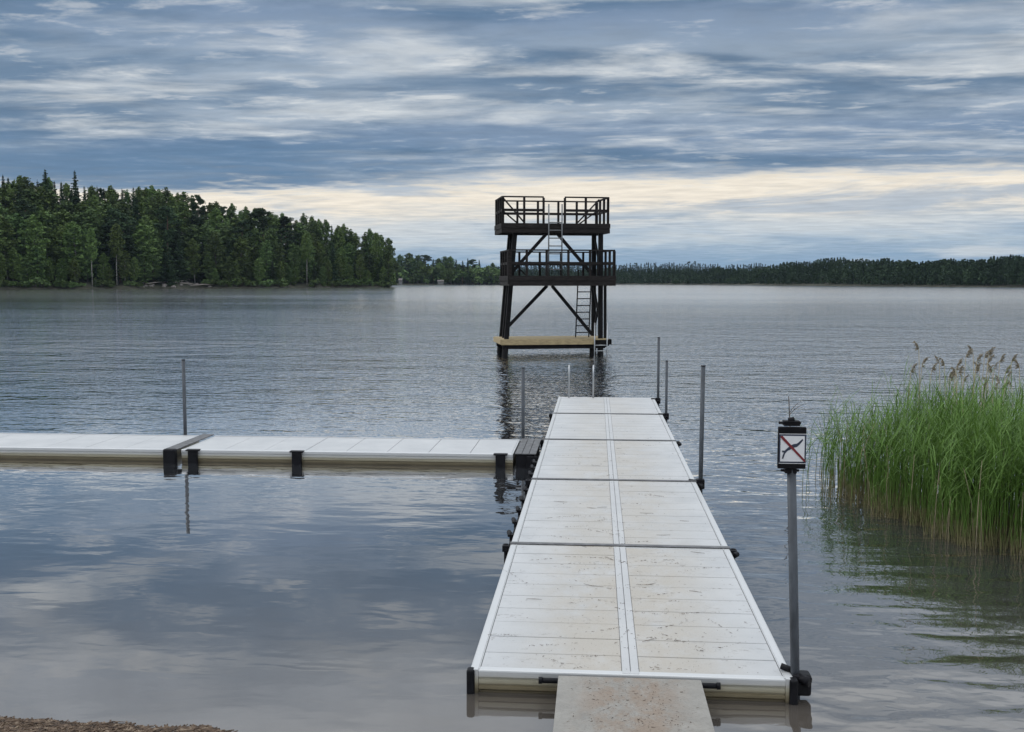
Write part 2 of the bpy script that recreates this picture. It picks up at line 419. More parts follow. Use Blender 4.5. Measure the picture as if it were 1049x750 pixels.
# thick bright overcast overhead
l.new(maprange(n, l, el, 14, 36, 1.0, 1.9), bcl.inputs[1])
mixs = n.new('ShaderNodeMixShader'); mixs.inputs[0].default_value = .92
l.new(bsky.outputs[0], mixs.inputs[1]); l.new(bcl.outputs[0], mixs.inputs[2]); l.new(mixs.outputs[0], out.inputs[0])

sd = bpy.data.lights.new('sun', 'SUN'); sd.energy = 0.5; sd.angle = math.radians(25); sd.color = (1, .96, .9)
so = bpy.data.objects.new('sun', sd); C.objects.link(so)
sdir = Vector((math.sin(SUN_ROT) * math.cos(SUN_EL), math.cos(SUN_ROT) * math.cos(SUN_EL), math.sin(SUN_EL)))
so.rotation_euler = sdir.to_track_quat('Z', 'Y').to_euler()

cd = bpy.data.cameras.new('camera'); cam = bpy.data.objects.new('camera', cd); C.objects.link(cam); S.camera = cam
cd.sensor_width = 36; cd.lens = 36 * 1040 / 1049; cd.clip_end = 20000; cd.clip_start = .05
cam.location = (0, 0, CAM_H); cam.rotation_euler = (PI / 2 - PITCH, 0, YAW)
S.view_settings.view_transform = 'Standard'; S.view_settings.look = 'None'; S.view_settings.exposure = 0; S.view_settings.gamma = 1

# ------------------------------------------------------------------ setting: bed, water, beach
mb = MB(); mb.add([(-6000, -200, -1.2), (6000, -200, -1.2), (6000, 9000, -1.2), (-6000, 9000, -1.2)], [(0, 1, 2, 3)])
tag(obj('lake_bed', mb, 'bed'), kind='structure')
mb = MB(); mb.add([(-6000, -60, 0), (6000, -60, 0), (6000, 8500, 0), (-6000, 8500, 0)], [(0, 1, 2, 3)])
tag(obj('water', mb, 'water'), kind='structure')

def shore_y(x):
    t = min(1, max(0, (x + 2.5) / 1.8)); t = t * t * (3 - 2 * t)
    return 6.185 - .02 * (x + 3.2) - 1.5 * t + .02 * math.sin(x * 4.3) + .012 * math.sin(x * 11.7)
def beach_z(x, y):
    d = shore_y(x) - y
    z = d * .16 if d > 0 else d * .25
    return z + .012 * math.sin(x * 3.1 + y * 2.0) + .008 * math.sin(x * 7.3 - y * 5.1)
mb = MB(); nx, ny = 160, 60
xs = [-14 + 28 * i / nx for i in range(nx + 1)]; ys = [-8 + 16 * j / ny for j in range(ny + 1)]
mb.add([(x, y, beach_z(x, y)) for y in ys for x in xs],
       [(j * (nx + 1) + i, j * (nx + 1) + i + 1, (j + 1) * (nx + 1) + i + 1, (j + 1) * (nx + 1) + i) for j in range(ny) for i in range(nx)], True)
tag(obj('beach', mb, 'sand'), kind='structure')
mb = MB()
for i in range(5200):
    x = rng.uniform(-5.2, -1.7); y = shore_y(x) + .03 - abs(rng.gauss(0, .22))
    if rng.random() < .25: y = shore_y(x) - abs(rng.gauss(0, .02))
    z = max(beach_z(x, y), -.001) + .003
    a = rng.gauss(0, .9); L = rng.choice([.004, .007, .010, .018, .035]) * rng.uniform(.7, 1.5); wd = rng.uniform(.002, .006)
    d = Vector((math.cos(a), math.sin(a), rng.uniform(-.05, .06))) * L
    mb.bar(Vector((x, y, z)) - d, Vector((x, y, z)) + d, wd * 2, wd)
for i in range(9):
    x = rng.uniform(-4.4, -2.3); y = shore_y(x) - rng.uniform(0.02, .15); z = beach_z(x, y) + .012; a = rng.uniform(-.6, .6)
    d = Vector((math.cos(a), math.sin(a), rng.uniform(-.1, .1))) * rng.uniform(.05, .12)
    p = Vector((x, y, z)); mb.tube([p - d, p + Vector((0, .01, .012)), p + d], [.003, .004, .0015], 5)
tag(obj('bark_litter', mb, 'litter', recalc=False), 'brown bark and twig litter washed up on the sand at lower left', 'litter', kind='stuff')

# ------------------------------------------------------------------ floating jetty
DZ = .17; XL, XR = -.87, 1.38; XC = (XL + XR) / 2 + .005
SEAMS = [6.90, 10.37, 13.85, 17.40, 20.88, 23.92]

def rail_profile(top):
    """outer face profile, (outward, z): round nosing above two stained ribs"""
    p = [(-.06, top), (-.012, top), (-.003, top - .004), (0, top - .012), (0, top - .048), (-.004, top - .055), (-.014, top - .057), (-.014, top - .066),
         (-.006, top - .070), (-.006, top - .100), (-.016, top - .106), (-.016, top - .114), (-.007, top - .118), (-.007, top - .140), (-.02, top - .155), (-.02, top - .24), (-.06, top - .24)]
    return p

def pontoon(y0, y1, label, mat, nboards, strap, caps=False):
    t = thing('jetty_section', label, 'jetty section', (XC, y0, 0), 0, 'sections of the long jetty')
    g = .012
    W0, W1 = XL - XC, XR - XC; L = y1 - y0
    a, b = g, L - g
    # boards, two half-width rows either side of the centre strips
    mb = MB(); pitch = (b - a - .02) / nboards
    for i in range(nboards):
        q0 = a + .01 + i * pitch + .005; q1 = a + .01 + (i + 1) * pitch - .005
        mb.box(W0 + .072, -.062, q0, q1, DZ - .03, DZ - .002 + rng.uniform(-.0012, .0012))
        mb.box(.062, W1 - .072, q0, q1, DZ - .03, DZ - .002 + rng.uniform(-.0012, .0012))
    obj('deck', mb, mat, t, .003, 1)
    mb = MB()
    for s in (-1, 1): mb.box(min(s * .0018, s * .0595), max(s * .0018, s * .0595), a + .01, b - .01, DZ - .03, DZ + .001)
    obj('centre_strip', mb, M['deck_side'], t, .003, 1)
    mb = MB(); mb.box(W0 + .06, W1 - .06, a + .05, b - .05, -.05, DZ - .032)
    obj('under_frame', mb, 'under', t)
    P = rail_profile(DZ)
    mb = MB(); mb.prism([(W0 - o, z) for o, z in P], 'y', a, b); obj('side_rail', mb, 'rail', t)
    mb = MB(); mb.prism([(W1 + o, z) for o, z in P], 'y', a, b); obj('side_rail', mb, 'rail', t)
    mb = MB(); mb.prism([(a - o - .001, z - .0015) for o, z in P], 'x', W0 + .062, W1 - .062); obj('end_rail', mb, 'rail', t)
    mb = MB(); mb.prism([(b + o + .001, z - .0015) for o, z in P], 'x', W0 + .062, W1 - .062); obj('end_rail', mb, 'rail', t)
    # inner edge trims
    for x in (W0 + .066, W1 - .066):
        mb = MB(); mb.box(x - .003, x + .003, a + .01, b - .01, DZ - .03, DZ + .003); obj('edge_trim', mb, 'rail', t)
    if caps:
        for sx, x in ((-1, W0), (1, W1)):
            mb = MB(); mb.box(min(x - sx * .035, x + sx * .022), max(x - sx * .035, x + sx * .022), a - .028, a + .05, -.03, DZ + .004)
            obj('corner_cap', mb, 'black_plastic', t, .018, 3)
    if strap:
        mb = MB(); mb.box(W0 - .004, W1 + .004, L - .036, L + .036, DZ + .003, DZ + .012)
        obj('joint_strap', mb, 'strap', t, .002, 1)
        for sx, x in ((-1, W0 - .045), (1, W1 + .045)):
            mb = MB()
            mb.box(x - .04, x + .03, L - .05, L + .04, DZ - .08, DZ - .012)
            if sx > 0: mb.tube([(x - .01, L - .10, DZ - .05), (x + .03, L - .05, DZ - .045)], .03, 10)
            mb.tube([(x - .005, L, -.05), (x - .005, L, DZ - .002)], .022, 10)
            obj('connector', mb, 'black_plastic', t, .008, 2)
    return t
n_names = ['muddy jetty section nearest the shore, with black corner caps beside the gangway',
           'second jetty section from the shore, black connectors strung along its left side',
           'third jetty section, at its left the inner end of the side jetty',
           'fourth jetty section, just beyond the side jetty junction',
           'outermost jetty section, short and palest, carrying the bathing ladder']
secs = []
for i in range(5):
    secs.append(pontoon(SEAMS[i], SEAMS[i + 1], n_names[i], M[['deck_near', 'deck_mid', 'deck_mid', 'deck_far', 'deck_far'][i]], 10 if i < 4 else 9, i < 4, i == 0))
# chain of black rubber connectors hanging on the left side of the second and third sections
for si, ylist in ((1, (10.9, 11.5, 12.1, 12.7, 13.3)), (2, (14.4, 14.9, 15.35))):
    for y in ylist:
        mb = MB(); x = XL - XC - .035; yy = y - SEAMS[si]
        mb.box(x - .02, x + .03, yy - .045, yy + .045, .04, DZ - .03)
        mb.tube([(x - .02, yy - .10, DZ - .03), (x - .03, yy + .02, DZ - .015), (x - .015, yy + .1, DZ - .05)], [.016, .026, .016], 9)
        obj('rubber_connector', mb, 'black_plastic', secs[si], .006, 2)
    mb = MB(); x = XL - XC - .03
    mb.tube([(x, ylist[0] - SEAMS[si] - .3, .07), (x, ylist[-1] - SEAMS[si] + .3, .07)], .018, 8)
    obj('mooring_bar', mb, 'black_plastic', secs[si])

# side jetty
SZ = .20
def side_section(x0, x1, yn, yf, label, nb, blocks, cap_x):
    t = thing('side_jetty_section', label, 'jetty section', (x0, yn, 0), 0, 'sections of the side jetty')
    L = x1 - x0; Wd = yf - yn; mb = MB(); pitch = (L - .04) / nb
    for i in range(nb):
        mb.box(.02 + i * pitch + .004, .02 + (i + 1) * pitch - .004, .07, Wd - .07, SZ - .03, SZ + rng.uniform(-.002, .001))
    obj('deck', mb, M['deck_side'], t, .003, 1)
    mb = MB(); mb.box(.03, L - .03, .06, Wd - .06, -.05, SZ - .032); obj('under_frame', mb, 'under', t)
    P = rail_profile(SZ + .005)
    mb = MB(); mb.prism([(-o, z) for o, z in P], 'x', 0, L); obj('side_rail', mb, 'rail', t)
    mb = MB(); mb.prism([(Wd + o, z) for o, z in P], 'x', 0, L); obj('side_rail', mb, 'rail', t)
    for xa in (0, L - .02):
        mb = MB(); mb.box(xa, xa + .02, .062, Wd - .062, 0, SZ); obj('end_rail', mb, 'rail', t)
    for bx in blocks:
        mb = MB(); q = bx - x0
        mb.box(q - .075, q + .075, -.055, .004, -.06, SZ - .012)
        mb.box(q - .11, q + .11, -.06, .05, SZ - .01, SZ + .012)
        mb.box(q - .095, q + .095, -.058, .004, -.065, -.02)
        obj('fender', mb, 'black_plastic', t, .006, 2)
    if cap_x is not None:
        q = cap_x - x0
        mb = MB(); mb.box(q - .105, q + .105, -.03, Wd + .03, SZ + .006, SZ + .022); obj('joint_strap', mb, 'strap', t, .004)
        mb = MB(); mb.box(q - .105, q + .105, -.14, -.03, -.03, SZ + .03); obj('strap_end', mb, 'black_plastic', t, .03, 3)
    return t
YN, YF = 15.64, 17.14
side_section(-6.62, -1.28, YN, YF, 'clean white side jetty section joined to the long jetty', 8, (-6.42, -4.72, -1.47), -6.77)
side_section(-12.3, -6.92, YN, YF, 'outer side jetty section running out of the frame at left', 8, (), None)
t = thing('hinge_plate', 'dark grey plate bridging side jetty and long jetty', 'hinge plate', (-1.08, YN, 0))
mb = MB()
for k in range(3): mb.box(-.165 + k * .112, -.165 + k * .112 + .104, -.02, YF - YN, SZ + .006, SZ + .020)
obj('plate', mb, 'strap', t, .003)
mb = MB(); mb.box(-.15, .14, .0, YF - YN - .02, -.02, SZ); mb.box(.02, .19, -.06, -.03, -.05, SZ - .02); obj('hinge_block', mb, 'black_plastic', t, .008)

# gangway from the beach
t = thing('gangway', 'worn grey gangway board with brown mud leading onto the jetty', 'gangway', (.245, 6.79, 0))
def gz(y): return .195 + .012 * (-y)
mb = MB(); ya, yb = -4.6, 0
hw = .485
mb.add([(-hw, ya, gz(ya) - .04), (hw, ya, gz(ya) - .04), (hw, yb, gz(yb) - .04), (-hw, yb, gz(yb) - .04), (-hw, ya, gz(ya)), (hw, ya, gz(ya)), (hw, yb, gz(yb)), (-hw, yb, gz(yb))],
       [(3, 2, 1, 0), (4, 5, 6, 7), (0, 1, 5, 4), (2, 3, 7, 6), (1, 2, 6, 5), (3, 0, 4, 7)])
obj('board', mb, 'gangway', t, .004)
for sx in (-1, 1):
    mb = MB(); mb.tube([(sx * .44, .07, .128), (sx * .62, .07, .128)], .019, 10); mb.tube([(sx * .60, .07, .128), (sx * .625, .07, .128)], .024, 10)
    obj('hinge_bar', mb, 'black_plastic', t)
    mb = MB(); mb.box(sx * .47 - .018, sx * .47 + .018, -4.5, -.05, .06, .148); obj('side_beam', mb, 'under', t)

# litter: needles, bark crumbs and twigs left on the boards
r3 = random.Random(5); mb = MB()
def crumb(x, y, z, a, L, wd):
    d = Vector((math.cos(a), math.sin(a), 0)) * L; e = Vector((-d.y, d.x, 0)) * r3.uniform(-.25, .25)
    c_ = Vector((x, y, z)); mb.tube([c_ - d, c_ + e, c_ + d], [wd * .6, wd, wd * .5], 4, False)
for k in range(60):      # drift lines: short arcs of crumbs
    u = r3.random(); y = 7.0 + 10 * u ** 1.7; x = XC + r3.gauss(0, .42) * (1 if r3.random() < .8 else 1.6)
    if abs(x - XC) > 1.0: continue
    a = r3.gauss(0, .45); Ld = r3.uniform(.04, .26); cv = r3.uniform(-1.5, 1.5); m_ = int(5 + Ld * 70)
    for q in range(m_):
        t_ = r3.uniform(-1, 1) * Ld
        crumb(x + t_ * math.cos(a), y + t_ * math.sin(a) + cv * t_ * t_ + r3.gauss(0, .006), DZ + .003, a + r3.gauss(0, .7), r3.choice([.002, .004, .006, .014]), r3.uniform(.0008, .0019))
for k in range(900):
    y = 7.0 + 12 * r3.random() ** 1.5; x = XC + r3.gauss(0, .5)
    if abs(x - XC) < 1.08: crumb(x, y, DZ + .003, r3.uniform(0, PI), r3.choice([.0015, .002, .003, .005, .010]), r3.uniform(.0008, .0018))
for k in range(14):
    crumb(XC + r3.uniform(-.8, .8), 7.0 + 6 * r3.random(), DZ + .005, r3.uniform(-.6, .6), r3.uniform(.04, .10), .0022)
for k in range(150):
    y = -.42 + r3.choice([-.3, -.12, .05, .22]) + r3.gauss(0, .07); x = r3.choice([-.22, .0, .1, .26]) + r3.gauss(0, .09)
    if abs(x) < .47: crumb(.245 + x, 6.79 + y, gz(y) + .003, r3.uniform(0, PI), r3.choice([.002, .003, .005, .010]), r3.uniform(.001, .0022))
tag(obj('needle_litter', mb, 'litter', recalc=False), 'brown needles and bark crumbs scattered over the jetty boards', 'litter', kind='stuff')

# ------------------------------------------------------------------ poles
def pole(x, y, top, label, r=.03, clamp=True, lean=(0, 0), side=1):
    t = thing('mooring_pole', label, 'pole', (x, y, 0), 0, 'mooring poles of the jetty')
    mb = MB(); mb.tube([(-lean[0] * .3, -lean[1] * .3, -.9), (lean[0], lean[1], top)], r, 14); obj('tube', mb, 'galv', t)
    mb = MB(); mb.tube([(lean[0], lean[1], top), (lean[0], lean[1], top + .012)], r * 1.06, 14); obj('end_plug', mb, 'black_plastic', t)
    if clamp:
        mb = MB(); mb.box(-.055, .055, -.05, .05, DZ - .10, DZ + .03); mb.tube([(-side * .05, 0, DZ + .0), (-side * .16, .0, DZ + .008)], .024, 8)
        mb.tube([(0, -.09, DZ - .05), (0, -.03, DZ - .03)], .03, 8)
        obj('clamp', mb, 'black_plastic', t, .012, 2)
    return t
pole(-7.19, YF + .04, 1.52, 'pole behind the grey joint strap of the side jetty', clamp=False, lean=(-.0, 0))
pole(-1.23, YF + .06, 1.42, 'pole at the inner corner where side jetty meets long jetty', clamp=False)
pole(1.44, 13.88, 1.75, 'tall thick pole clamped to the right edge midway along the long jetty', lean=(.015, 0))
pole(1.45, 20.86, 1.27, 'shorter pole at the right edge, second from the outer end', r=.027)
pole(1.45, 23.6, 1.60, 'dark pole at the outer right end of the long jetty', r=.030)

# bathing ladder at the outer end
t = thing('bathing_ladder', 'pale steel bathing ladder at the outer end of the jetty', 'ladder', (-.33, SEAMS[-1] + .05, 0))
for x in (-.29, .28):
    mb = MB(); mb.tube([(x, -.22, DZ), (x, -.22, .74), (x, -.19, .86), (x, -.11, .92), (x, -.03, .86), (x, 0, .72), (x, .03, -.7)], .019, 10); obj('handrail', mb, 'stainless', t)
for z in (-.05, -.3): 
    mb = MB(); mb.box(-.29, .28, -.03, .05, z, z + .03); obj('rung', mb, 'stainless', t)

# ------------------------------------------------------------------ no-diving sign on its post
t = thing('no_diving_sign', 'black framed no diving sign with red slash on a grey post', 'sign', (1.445, 7.02, 0))
mb = MB(); mb.tube([(.0, 0, -.9), (-.100, 0, 1.62)], .031, 16); obj('post', mb, 'galv', t)
mb = MB(); mb.box(-.062, .062, -.06, .055, .03, DZ + .012); obj('clamp', mb, 'black_plastic', t, .02, 3)
mb = MB(); mb.tube([(-.03, 0.02, DZ + .005), (-.13, .06, DZ + .03)], .022, 10); mb.tube([(-.02, -.03, DZ - .02), (.045, -.075, DZ - .03)], .036, 10); obj('clamp_arm', mb, 'black_plastic', t)
px0 = -.108
p = obj('sign_panel', MB().box(px0 - .094, px0 + .094, -.050, -.020, 1.625, 1.912), 'black_plastic', t, .006, 2)
def sg(x, y): return (px0 + (x - 281.5) / 287 * .186, 1.912 - (y - 165) / 425 * .287)
def plate(name, poly, mat, d0, d1, par):
    mb = MB(); mb.prism([sg(*q) for q in poly], 'y', d0, d1); return obj(name, mb, mat, par)
plate('blue_border', [(146, 240), (422, 240), (422, 530), (146, 530)], 'sign_blue', -.052, -.050, p)
plate('white_field', [(160, 255), (408, 255), (408, 515), (160, 515)], 'sign_white', -.054, -.052, p)
diver = [(385, 283), (392, 297), (352, 345), (330, 365), (300, 372), (262, 392), (232, 408), (210, 432), (190, 488), (176, 486), (184, 452), (196, 424), (178, 420), (176, 404), (204, 404), (236, 374), (262, 352), (296, 336), (328, 332), (350, 314)]
plate('diver_pictogram', diver, 'sign_blue', -.0555, -.054, p)
plate('red_slash', [(160, 255), (180, 255), (408, 490), (422, 516), (404, 515), (160, 274)], 'sign_red', -.057, -.0555, p)
plate('edge_line', [(146, 532), (422, 532), (422, 537), (146, 537)], 'sign_white', -.052, -.050, p)
plate('edge_line', [(146, 233), (422, 233), (422, 238), (146, 238)], 'sign_white', -.052, -.050, p)
mb = MB(); mb.box(px0 - .055, px0 + .055, -.03, .035, 1.915, 1.950); mb.tube([(px0 - .085, 0, 1.934), (px0 + .065, 0, 1.934)], .010, 8); mb.tube([(px0 - .02, 0, 1.95), (px0 + .02, 0, 1.958)], .02, 8); obj('bracket', mb, 'black_plastic', t, .006, 2)
mb = MB(); mb.box(px0 - .04, px0 + .04, -.03, .035, 1.588, 1.622); mb.tube([(px0 - .065, 0, 1.605), (px0 + .06, 0, 1.605)], .010, 8); obj('bracket', mb, 'black_plastic', t, .006, 2)

# ------------------------------------------------------------------ diving tower
TB = far(514, 39.2)
tw = thing('diving_tower', 'tall black timber diving tower with two railed platforms standing in the lake', 'diving tower', TB, YAW + math.radians(8))
def tl(px): return (px - 514) * .0383
def tb(px): return (px - 506) * .0401
DEP = 2.2
def leg(x0, x1, y0, y1, wd=.17, zt=4.8):
    mb = MB(); mb.bar((x0, y0, .30), (x1, y1, zt), wd, wd, (0, 1, 0)); obj('leg', mb, 'dark_wood', tw, .012, 1)
    mb = MB(); k = (.3 + 1.5) / (zt - .3); mb.tube([(x0 - (x1 - x0) * k, y0 - (y1 - y0) * k, -1.5), (x0, y0, .45)], .12, 12); obj('pile', mb, 'dark_wood', tw)
leg(.17, .55, .14, .22); leg(.22, .60, 2.05, 1.95); leg(3.93, 3.93, .14, .22); leg(4.08, 4.05, 2.05, 1.95)
mb = MB(); mb.bar((.20, 1.1, .3), (.42, 1.1, 2.75), .15, .15, (0, 1, 0)); obj('leg', mb, 'dark_wood', tw)
mb = MB(); mb.bar((4.16, .3, .3), (4.14, .3, 2.75), .10, .10, (0, 1, 0)); obj('leg', mb, 'dark_wood', tw)
mb = MB(); mb.tube([(3.62, .2, -1.5), (3.62, .2, .4)], .11, 12); obj('pile', mb, 'dark_wood', tw)
# bottom deck
pl = obj('bottom_deck', (lambda m: [m.box(0, 4.22, .01 + i * .1375, .01 + (i + 1) * .1375 - .008, .60, .652) for i in range(16)] and m)(MB()), 'deck_wood', tw, .004, 1)
mb = MB(); mb.box(-.02, 3.66, -.045, -.002, .43, .645); obj('front_board', mb, 'deck_wood', pl, .006, 1)
mb = MB(); mb.box(-.06, -.022, -.03, DEP, .45, .645); obj('side_board', mb, 'deck_wood', pl, .006, 1)
mb = MB(); mb.box(.05, 4.1, .03, .17, .27, .428); mb.box(.05, 4.5, 1.95, 2.1, .27, .55); mb.box(3.68, 4.24, .0, .12, .36, .598); mb.box(4.22, 4.52, .7, .95, .38, .58)
for x in (.3, 1.3, 2.3, 3.3): mb.box(x, x + .1, .17, 2.0, .44, .598)
obj('beam', mb, 'dark_wood', pl)
# braces
for (a, b) in (((tl(521), .10, 1.15), (tl(561), .16, 2.72)), ((tl(566), .16, 2.72), (tl(608), .10, .80)),
               ((tl(522), .14, 3.12), (tl(562), .18, 4.80)), ((tl(570), .18, 4.80), (tl(609), .14, 3.10)),
):
    mb = MB(); mb.bar(a, b, .12, .12, (0, 1, 0)); obj('brace', mb, 'dark_wood', tw, .008, 1)
for (a, b) in (((4.0, .25, .8), (4.05, 1.9, 2.7)), ((4.05, 1.9, .8), (4.0, .25, 2.7)), ((3.98, .25, 3.1), (4.05, 1.9, 4.75)), ((.3, .25, .8), (.42, 1.9, 2.7)), ((.45, .3, 3.0), (.58, 1.9, 4.7))):
    mb = MB(); mb.bar(a, b, .07, .10); obj('brace', mb, 'dark_wood', tw)
def deck(name, x0, x1, y0, y1, zb, zt):
    m = MB(); nb = int((x1 - x0) / .145); pw = (x1 - x0) / nb
    for i in range(nb): m.box(x0 + i * pw + .004, x0 + (i + 1) * pw - .004, y0 + .05, y1 - .05, zt - .05, zt - .005)
    d = obj(name, m, 'dark_wood2', tw)
    h = (zt - zb) / 2
    for nm, zz0, zz1, o in (('fascia', zb, zb + h - .006, .0), ('fascia', zb + h + .006, zt + .02, .012)):
        m = MB()
        m.box(x0 - o, x1 + o, y0 - o, y0 + .045, zz0, zz1); m.box(x0 - o, x1 + o, y1 - .045, y1 + o, zz0, zz1)
        m.box(x0 - o, x0 + .045, y0 + .047, y1 - .047, zz0, zz1); m.box(x1 - .045, x1 + o, y0 + .047, y1 - .047, zz0, zz1)
        obj(nm, m, 'dark_wood2', d, .006, 1)
    m = MB()
    for k in range(5):
        y = y0 + .15 + (y1 - y0 - .3) * k / 4; m.box(x0 + .05, x1 - .05, y - .04, y + .04, zb + .03, zt - .055)
    obj('joist', m, 'dark_wood', d); return d
def railing(name, runs, zf, ztop, zmid, diags=()):
    """runs: list of (list of post points); rails join the posts of a run"""
    r = None
    m = MB()
    for pts in runs:
        a, b = pts[0], pts[-1]
        m.bar((a[0], a[1], ztop - .025), (b[0], b[1], ztop - .025), .10, .05)
    r = obj(name, m, 'dark_wood2', tw)
    for pts in runs:
        for q in pts:
            m = MB(); m.box(q[0] - .042, q[0] + .042, q[1] - .042, q[1] + .042, zf - .3, ztop - .052); obj('post', m, 'dark_wood2', r, .005, 1)
        m = MB(); a, b = pts[0], pts[-1]; m.bar((a[0], a[1], zmid), (b[0], b[1], zmid), .045, .10); obj('rail', m, 'dark_wood2', r)
    for a, b in diags:
        m = MB(); m.bar(a, b, .05, .09, (0, 1, 0)); obj('diagonal', m, 'dark_wood2', r)
    return r
# top platform
X0, X1, Y0, Y1 = 0.0, 4.25, 0.0, DEP
deck('top_platform', X0, X1, Y0, Y1, 4.75, 5.10)
zf, zt, zm = 5.1, 6.15, 5.62
fl = [(tl(q), Y0 + .05) for q in (515.5, 537, 556.7)]; fr = [(tl(q), Y0 + .05) for q in (578.5, 600, 623)]
bk = [(tb(q), Y1 - .05) for q in (507.5, 529, 550, 571, 590, 611)]
ls = [(X0 + .06, y) for y in (.05, .75, 1.45, 2.15)]; rs = [(X1 - .07, y) for y in (.05, .75, 1.45, 2.15)]
railing('top_railing', [fl, fr, bk, ls, rs], zf, zt, zm,
        [((fl[0][0], .06, 6.08), (fl[1][0], .06, 5.15)), ((fr[2][0] - .35, .06, 6.05), (fr[0][0] + .5, .06, 5.15)),
         ((bk[0][0] + .3, 2.14, 5.7), (bk[1][0] + .1, 2.14, 5.15)), ((bk[5][0], 2.14, 5.75), (bk[4][0] - .0, 2.14, 5.15))])
# middle platform, reaching further towards the shore
X0, X1, Y0, Y1 = .20, 4.34, -.65, DEP
deck('middle_platform', X0, X1, Y0, Y1, 2.72, 3.08)
zf, zt, zm = 3.08, 4.10, 3.58
fr_ = [(tl(q) , Y0 + .05) for q in (519, 537, 557, 579, 601, 626)]
bk = [(tb(q), Y1 - .05) for q in (513, 531, 552, 574, 597, 615)]
ls = [(X0 + .06, y) for y in (-.6, .1, .8, 1.5, 2.15)]; rs = [(X1 - .07, y) for y in (-.6, .1, .8, 1.5, 2.15)]
railing('middle_railing', [fr_, bk, ls, rs], zf, zt, zm,
        [((bk[0][0] + .2, 2.14, 3.9), (bk[1][0] + .3, 2.14, 3.1)), ])
def ladder(x0, x1, y, zb, zt, rungs, mat, name, yt=None, dx=0, r=.022):
    yt = y if yt is None else yt
    m = MB(); lad = None
    mm = MB(); mm.tube([(x0, y, zb), (x0 + dx, yt, zt)], r, 8); lad = obj(name, mm, mat, tw)
    mm = MB(); mm.tube([(x1, y, zb), (x1 + dx, yt, zt)], r, 8); obj('stile', mm, mat, lad)
    for z in rungs:
        k = (z - zb) / (zt - zb); mm = MB(); mm.tube([(x0 + dx * k, y + (yt - y) * k, z), (x1 + dx * k, y + (yt - y) * k, z)], r * .8, 8); obj('rung', mm, mat, lad)
ladder(tl(561.5), tl(575), -.07, 3.1, 5.85, [3.35 + .3 * i for i in range(7)], 'ladder_steel', 'upper_ladder', r=.026)
ladder(tl(595), tl(609), .95, .66, 3.35, [.85 + .27 * i for i in range(8)], 'dark_wood', 'middle_ladder', dx=.10, r=.025)
ladder(tl(609), tl(622), -.12, -.6, 1.28, [.40, .18, -.05], 'stainless', 'water_ladder', r=.024)

# ------------------------------------------------------------------ trees
def leaves(mb, rnd, c, r, k, s, flat=1.0, drop=0.0):
    for _ in range(k):
        while True:
            q = Vector((rnd.uniform(-1, 1), rnd.uniform(-1, 1), rnd.uniform(-1, 1)))
            if q.length < 1: break
        p = c + Vector((q.x * r, q.y * r, q.z * r * flat))
        u = Vector((rnd.gauss(0, 1), rnd.gauss(0, 1), rnd.gauss(0, .6))).normalized()
        v = u.cross(Vector((rnd.gauss(0, 1), rnd.gauss(0, 1), rnd.gauss(0, 1)))).normalized()
        z = s * rnd.uniform(.6, 1.4)
        mb.quad(p, u * z, v * z * .6)

